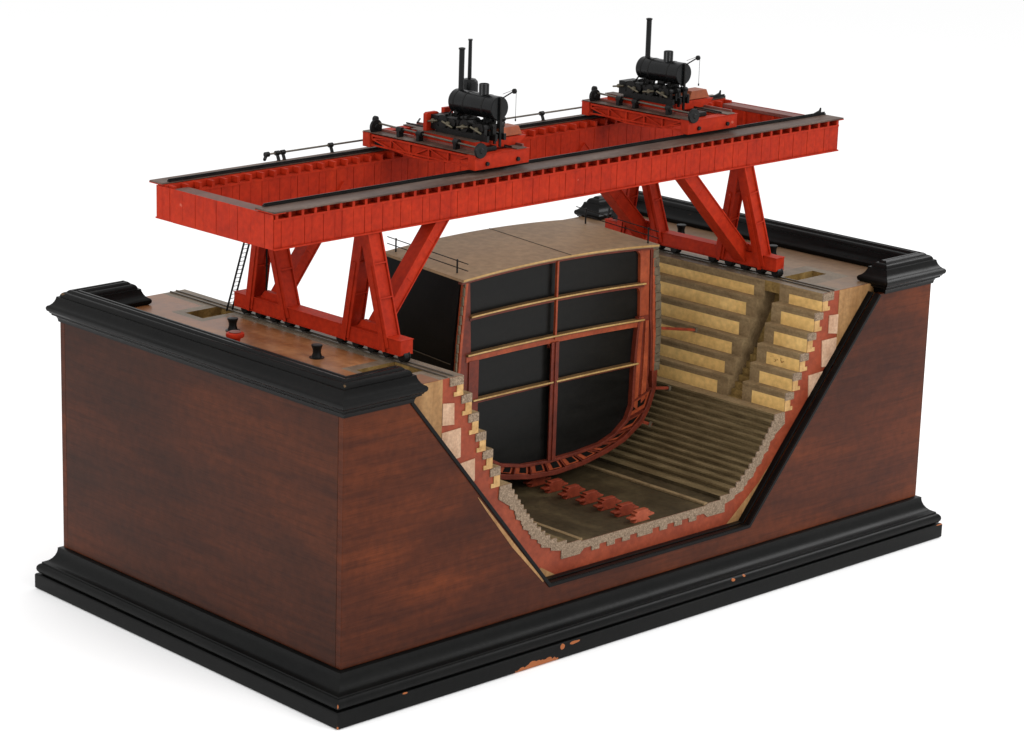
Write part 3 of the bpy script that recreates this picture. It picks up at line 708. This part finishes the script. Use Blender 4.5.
# winch gear on the far end of each sill
def winch(xb, y, side):
    q = MB(); q.box(xb - .03, y - .05, 1.1415, xb + .03, y + .05, 1.148)
    q.cyl((xb - .035, y, 1.172), (xb + .035, y, 1.172), .018, 14); q.cyl((xb - .040, y, 1.172), (xb - .034, y, 1.172), .027, 18); q.cyl((xb + .034, y, 1.172), (xb + .040, y, 1.172), .027, 18)
    q.cyl((xb - .035, y + .04, 1.165), (xb + .035, y + .04, 1.165), .010, 10); q.box(xb - .028, y - .045, 1.148, xb - .022, y + .045, 1.185); q.box(xb + .022, y - .045, 1.148, xb + .028, y + .045, 1.185)
    q.build('winch', iron, crane, smooth=True)
winch(2.842, 1.30, 1)
q = MB(); q.cyl((.60, 1.19, 1.141), (.60, 1.19, 1.50), .004, 8); q.lathe((.60, 1.19, 1.141), [(.012, 0), (.016, .006), (.016, .012), (.006, .018)], 14); q.build('drive_shaft', iron, crane, smooth=True)
# long line shaft outside the far girder
q = MB()
q.cyl((.675, 1.285, 1.708), (3.25, 1.285, 1.708), .0042, 8)
q.build('line_shaft', steel, crane, smooth=True)
for x in (.73, .76, 1.02, 1.40, 1.80, 2.02, 2.26, 2.60, 3.0):
    q = MB(); q.box(x - .006, 1.262, 1.660, x + .006, 1.280, 1.680); q.beam((x, 1.27, 1.67), (x, 1.285, 1.706), .012, .008, (1, 0, 0)); q.cyl((x - .010, 1.285, 1.708), (x + .010, 1.285, 1.708), .010, 12); q.build('shaft_bracket', iron, crane)
q = MB(); q.cyl((.665, 1.285, 1.708), (.685, 1.285, 1.708), .011, 12); q.beam((.67, 1.285, 1.70), (.65, 1.27, 1.69), .010, .010); q.build('shaft_bracket', iron, crane)

# ================================================================ TRAVELLING CRABS
def crab(x0, x1, label, bx, by0, by1, yA, yB, two):
    xc = (x0 + x1) / 2; Z0 = 1.6935
    t = thing('crane_crab', label, 'crane crab', (xc, (yA + yB) / 2, Z0), 'steam crabs riding on the crane girders')
    for y in (yA, yB):
        q = MB(); q.box(x0, y - .022, Z0 + .004, x1, y + .022, Z0 + .062); q.box(x0 - .001, y - .026, Z0 + .062, x1 + .001, y + .026, Z0 + .0645)
        tr = q.build('end_truck', red, t, bevel=.001)
        for x in (x0 + .065, x1 - .065):
            sgn = -1 if y == yA else 1
            w_ = MB(); w_.cyl((x, y - .012, Z0 + .012), (x, y + .012, Z0 + .012), .012, 16); w_.cyl((x, y + sgn * .0225, Z0 + .026), (x, y + sgn * .031, Z0 + .026), .0085, 12); w_.build('axle_box', iron, tr, smooth=True)
    for i, x in enumerate((x0 + .035, x1 - .04)):
        q = MB(); q.box(x - .030, yA + .027, Z0 + .052, x + .030, yB - .027, Z0 + .060)
        q.box(x - .030, yA + .027, Z0 + .012, x - .026, yB - .027, Z0 + .019); y = yA + .05
        # fish-bellied lower chord and lattice
        n = 5; ya, yb = yA + .03, yB - .03
        for k in range(n):
            u0_, u1_ = k / n, (k + 1) / n
            za = Z0 + .040 - .038 * math.sin(math.pi * u0_) ** .8; zb = Z0 + .040 - .038 * math.sin(math.pi * u1_) ** .8
            pa = (x - .026, ya + (yb - ya) * u0_, za); pb = (x - .026, ya + (yb - ya) * u1_, zb)
            q.beam(pa, pb, .006, .006, (1, 0, 0)); q.beam(pb, (x - .026, pb[1], Z0 + .052), .005, .008, (1, 0, 0))
            q.beam(pa if k % 2 else pb, (x - .026, (pb if k % 2 else pa)[1], Z0 + .052), .004, .005, (1, 0, 0))
        q.prism([(ya, Z0 + .052), (yb, Z0 + .052), (yb, Z0 + .036), ((ya + yb) / 2 + .15, Z0 + .006), ((ya + yb) / 2 - .15, Z0 + .006), (ya, Z0 + .036)], 0, x - .018, x - .012)
        cb = q.build('cross_beam', red, t)
        q = MB(); q.box(x - .032, yA - .026, Z0 + .0655, x + .022, yB + .026, Z0 + .069); q.build('walkway', brown, cb, bevel=.0008)
        q = MB(); q.box(x + .022, yA + .0, Z0 + .0655, x + .030, yB - .0, Z0 + .078); q.build('rail', brownred, cb)
    # trolley with engine and boiler
    ZP = Z0 + .104; pa, pb = by0 + .02, by1 + .135
    q = MB(); q.prism([(x0 + .055, ZP), (x1 + .045, ZP), (x1 + .0, ZP - .034), (x0 + .060, ZP - .034)], 1, pa, pb); pf = q.build('platform', red, t, bevel=.001)
    q = MB(); q.box(x0 + .052, pa + .002, ZP + .0005, x0 + .105, pb + .01, ZP + .004); q.build('footboard', brown, pf)
    for x in (x0 + .08, x1 - .02):
        for y in (pa + .06, pb - .06):
            q = MB(); q.cyl((x - .01, y, Z0 + .082), (x + .01, y, Z0 + .082), .012, 14); q.build('trolley_wheel', iron, pf, smooth=True)
    # boiler
    zb = 1.927; r = .049
    q = MB(); q.lathe((bx, by0, zb), [(r * .94, -.001), (r, .003), (r, by1 - by0 - .003), (r * .94, by1 - by0 + .001)], 40, (0, 1, 0)); bo = q.build('boiler', boilm, t, smooth=True)
    for y in (by0 + .06, by0 + .17, by1 - .03): q = MB(); q.lathe((bx, y, zb), [(r + .0005, -.004), (r + .0012, -.003), (r + .0012, .003), (r + .0005, .004)], 40, (0, 1, 0)); q.build('boiler_band', iron, bo, smooth=True)
    q = MB(); q.lathe((bx, by1 - .026, zb + r - .006), [(.014, 0), (.0115, .012), (.0115, .168), (.014, .170), (.014, .176), (.0095, .177), (.0095, .172)], 20); q.build('chimney', boilm, bo, smooth=True)
    q = MB(); q.lathe((bx, by0 + .095, zb + r - .008), [(.024, 0), (.021, .006), (.021, .046), (.020, .048), (.018, .049), (.018, .046), (.006, .046)], 20); q.build('steam_dome', boilm, bo, smooth=True)
    if two:
        q = MB(); q.lathe((bx + .10, by0 + .288, ZP), [(.037, 0), (.037, .180), (.035, .194), (.026, .204), (.011, .207), (.0085, .208), (.0075, .362), (.0095, .363), (.0095, .369)], 24); q.build('upright_boiler', boilm, t, smooth=True)
        q = MB(); q.prism([(x0 + .06, ZP + .004), (x0 + .13, ZP + .004), (x0 + .13, ZP + .074), (x0 + .12, ZP + .080), (x0 + .07, ZP + .080), (x0 + .06, ZP + .074)], 1, pb - .075, pb - .055); q.build('end_guard', red, t, bevel=.001)
        q = MB(); q.prism([(x0 + .16, ZP + .004), (x0 + .21, ZP + .004), (x0 + .21, ZP + .09), (x0 + .16, ZP + .09)], 1, pb - .075, pb - .055); q.build('end_guard', red, t, bevel=.001)
    # engine: bedplates, drums, gears, cylinders, rods
    e = MB(); ZP0 = ZP; ZP = ZP + .010; ex = bx - .045; y0_, y1_ = by0 - .02, by1 + .030
    for xx in (ex - .035, ex + .012, ex + .06):
        e.box(xx - .006, y0_, ZP - .008, xx + .006, y1_, ZP + .018)
        for k in range(6):
            y = y0_ + (y1_ - y0_) * (k + .3) / 6; e.box(xx - .007, y, ZP + .018, xx + .007, y + .016, ZP + .05); e.cyl((xx - .009, y + .008, ZP + .05), (xx + .009, y + .008, ZP + .05), .011, 10)
    for y, rr2 in ((y0_ + .04, .020), (y0_ + .13, .025), (y0_ + .20, .018), (y1_ - .05, .027)):
        e.cyl((ex - .045, y, ZP + .044), (ex + .075, y, ZP + .044), rr2 * .55, 14)
        e.cyl((ex - .050, y, ZP + .044), (ex - .042, y, ZP + .044), rr2, 20); e.cyl((ex + .03, y + .01, ZP + .044), (ex + .038, y + .01, ZP + .044), rr2, 20)
    for y in (y0_ + .085, y0_ + .18):
        e.cyl((ex - .03, y, ZP + .06), (ex - .03, y + .05, ZP + .052), .012, 12)
    e.box(ex - .04, y1_ - .012, ZP + .004, ex + .05, y1_ + .03, ZP + .062)
    e.box(bx - .03, by1 - .05, ZP + .004, bx + .03, by1 - .035, zb - r + .012); e.box(bx - .03, by0 + .05, ZP + .004, bx + .03, by0 + .065, zb - r + .012)
    rnd = random.Random(int(x0 * 100))
    for k in range(26):
        y = rnd.uniform(y0_, y1_); x = rnd.uniform(ex - .05, ex + .07); z = ZP + rnd.uniform(.02, .075); l = rnd.uniform(.012, .05)
        if k % 3 == 0: e.cyl((x, y, z), (x, y + l, z + rnd.uniform(-.01, .01)), rnd.uniform(.004, .009), 10)
        elif k % 3 == 1: e.cyl((x, y, z - .02), (x, y, z + .012), rnd.uniform(.003, .006), 8)
        else: e.box(x - .006, y - .008, z - .012, x + .006, y + .008, z + .006)
    for y in (y0_ + .06, y0_ + .17, y1_ - .02):
        e.cyl((ex + .01, y, ZP + .06), (bx, y, zb - .03), .0035, 8)
    eng = e.build('winding_engine', iron, t, smooth=True)
    e = MB()
    for k, y in enumerate((y0_ + .02, y0_ + .10, y0_ + .19, y0_ + .28)):
        e.cyl((ex - .057, y, ZP + .028 + .016 * (k % 2)), (ex - .057, y + .062, ZP + .034 + .012 * ((k + 1) % 2)), .0040, 8)
        e.cyl((ex - .059, y + .03, ZP + .040), (ex - .051, y + .03, ZP + .040), .009, 12)
    e.build('connecting_rod', brass, eng, smooth=True); ZP = ZP0
    q = MB(); q.prism([(x1 - .10, ZP + .003), (x1 + .03, ZP + .003), (x1 + .010, ZP + .040), (x1 - .085, ZP + .040)], 1, pa + .012, pa + .080); q.build('water_tank', bwood, t, bevel=.001)
    q = MB(); q.box(bx - .055, pa + .004, ZP + .034, bx - .02, pa + .03, ZP + .046); q.build('tank_lid', bwood, t)
    # strap on the boiler front, davit and chain
    q = MB(); q.box(bx - .006, by0 - .010, 1.772, bx + .004, by0 - .003, 1.972); q.box(bx - .030, by0 - .004, 1.785, bx - .020, by0 + .004, 1.86); q.build('front_strap', iron, t)
    q = MB(); q.cyl((bx + .01, by0 - .002, 1.968), (bx + .030, by0 - .045, 2.000), .0028, 8); q.cyl((bx + .028, by0 - .048, 2.001), (bx + .037, by0 - .048, 2.001), .0105, 14); q.cyl((bx + .008, by0 - .006, 1.986), (bx + .030, by0 - .045, 2.006), .0010, 6)
    dv = q.build('davit', iron, t, smooth=True)
    q = MB(); q.cyl((bx + .033, by0 - .058, 2.0), (bx + .033, by0 - .058, 1.890), .0011, 6); q.cyl((bx + .033, by0 - .058, 1.890), (bx + .033, by0 - .058, 1.880), .003, 8); q.build('chain', iron, dv)
    # cross shaft with disc wheels at both ends
    xs, zs_ = x0 + .010, Z0 + .094
    q = MB(); q.cyl((xs + .012, yA - .028, zs_), (xs + .030, yB - .01, zs_ + .010), .0042, 10); cs = q.build('cross_shaft', steel, t, smooth=True)
    q = MB(); q.lathe((xs + .006, yA - .036, zs_ - .008), [(.008, -.010), (.012, -.006), (.030, -.006), (.0315, -.003), (.0315, .005), (.010, .006), (.010, .012)], 28, (0, 1, 0)); q.build('disc_wheel', iron, cs, smooth=True)
    q = MB(); q.lathe((xs + .018, yB - .030, zs_ - .004), [(.008, -.010), (.012, -.006), (.030, -.006), (.0315, -.003), (.0315, .005), (.010, .006), (.010, .012)], 28, (0, 1, 0)); q.lathe((xs + .024, yB - .02, zs_ + .026), [(.006, -.01), (.014, -.006), (.014, .006), (.006, .01)], 16, (0, 1, 0)); q.build('disc_wheel', iron, cs, smooth=True)
    for y in (yA + .12, (yA + yB) / 2 + .02, yB - .18):
        q = MB(); q.box(xs + .006, y - .008, Z0 + .070, xs + .032, y + .008, zs_ + .006); q.cyl((xs + .019, y - .014, zs_ + .004), (xs + .019, y + .014, zs_ + .004), .013, 14); q.build('bearing', iron, cs, smooth=True)
    for bb_ in ((x0 + .075, yA + .01, Z0 + .066, x0 + .15, yA + .06, Z0 + .085), (x0 + .02, yB - .075, Z0 + .015, x0 + .10, yB - .03, Z0 + .045), (x0 + .06, yA + .02, Z0 - .03, x0 + .10, yA + .06, Z0 + .02)):
        q = MB(); q.box(*bb_); q.build('gear_case', iron, t, bevel=.002)
    q = MB(); q.cyl((x1 - .08, yA + .0, Z0 + .074), (x1 - .075, yB, Z0 + .080), .0035, 8); q.cyl((x1 - .03, yB - .02, Z0 + .080), (x1 + .02, yB + .02, Z0 + .084), .004, 8); q.build('shaft', iron, t)
    return t
crab(1.150, 1.452, 'near steam crab on the red crane, with a second upright boiler and two chimneys', 1.32, .585, .842, .565, 1.208, True)
crab(2.425, 2.738, 'far steam crab on the red crane, with one boiler and one chimney', 2.560, .722, .965, .583, 1.178, False)

# ================================================================ BOLLARDS AND CAPSTAN
def bollard_parts(t):
    q = MB(); q.lathe((0, 0, 0), [(.022, 0), (.021, .006), (.0165, .020), (.0165, .032), (.021, .046), (.0225, .048), (.0225, .053), (.020, .054)], 20)
    ox, oy, oz = ORG[t.name]; q.v = [(a + ox, b + oy, c + oz) for a, b, c in q.v]
    return q
b0 = thing('bollard', 'black waisted bollard on the left quay, beside the red capstan', 'bollard', (.378, 1.135, ZD), 'black bollards on the quays')
bb = bollard_parts(b0).build('post', iron, b0, smooth=True)
q = MB(); q.lathe((.378, 1.135, ZD), [(.030, .0005), (.030, .003), (.024, .004)], 20); q.build('base_ring', iron, b0)
dup(b0, (.375, .600, ZD), 'black waisted bollard alone on the left quay near the front corner')
dup(b0, (3.150, 1.225, ZD), 'black bollard on the right quay behind the crane sill, farther back')
dup(b0, (3.150, .665, ZD), 'black bollard on the right quay behind the nearest right crane leg')
cp = thing('capstan', 'small bright red capstan on the left quay by the black moulding', 'capstan', (.235, .940, ZD))
q = MB(); q.lathe((.235, .940, ZD), [(.030, 0), (.030, .005), (.023, .008), (.020, .020), (.023, .032), (.036, .038), (.038, .044), (.036, .053), (.030, .056), (.0, .057)], 28); q.build('drum', red, cp, smooth=True)
q = MB(); q.lathe((.235, .940, ZD + .0575), [(.024, 0), (.024, .002), (.010, .003)], 20); q.build('cap', brownred, cp, smooth=True)
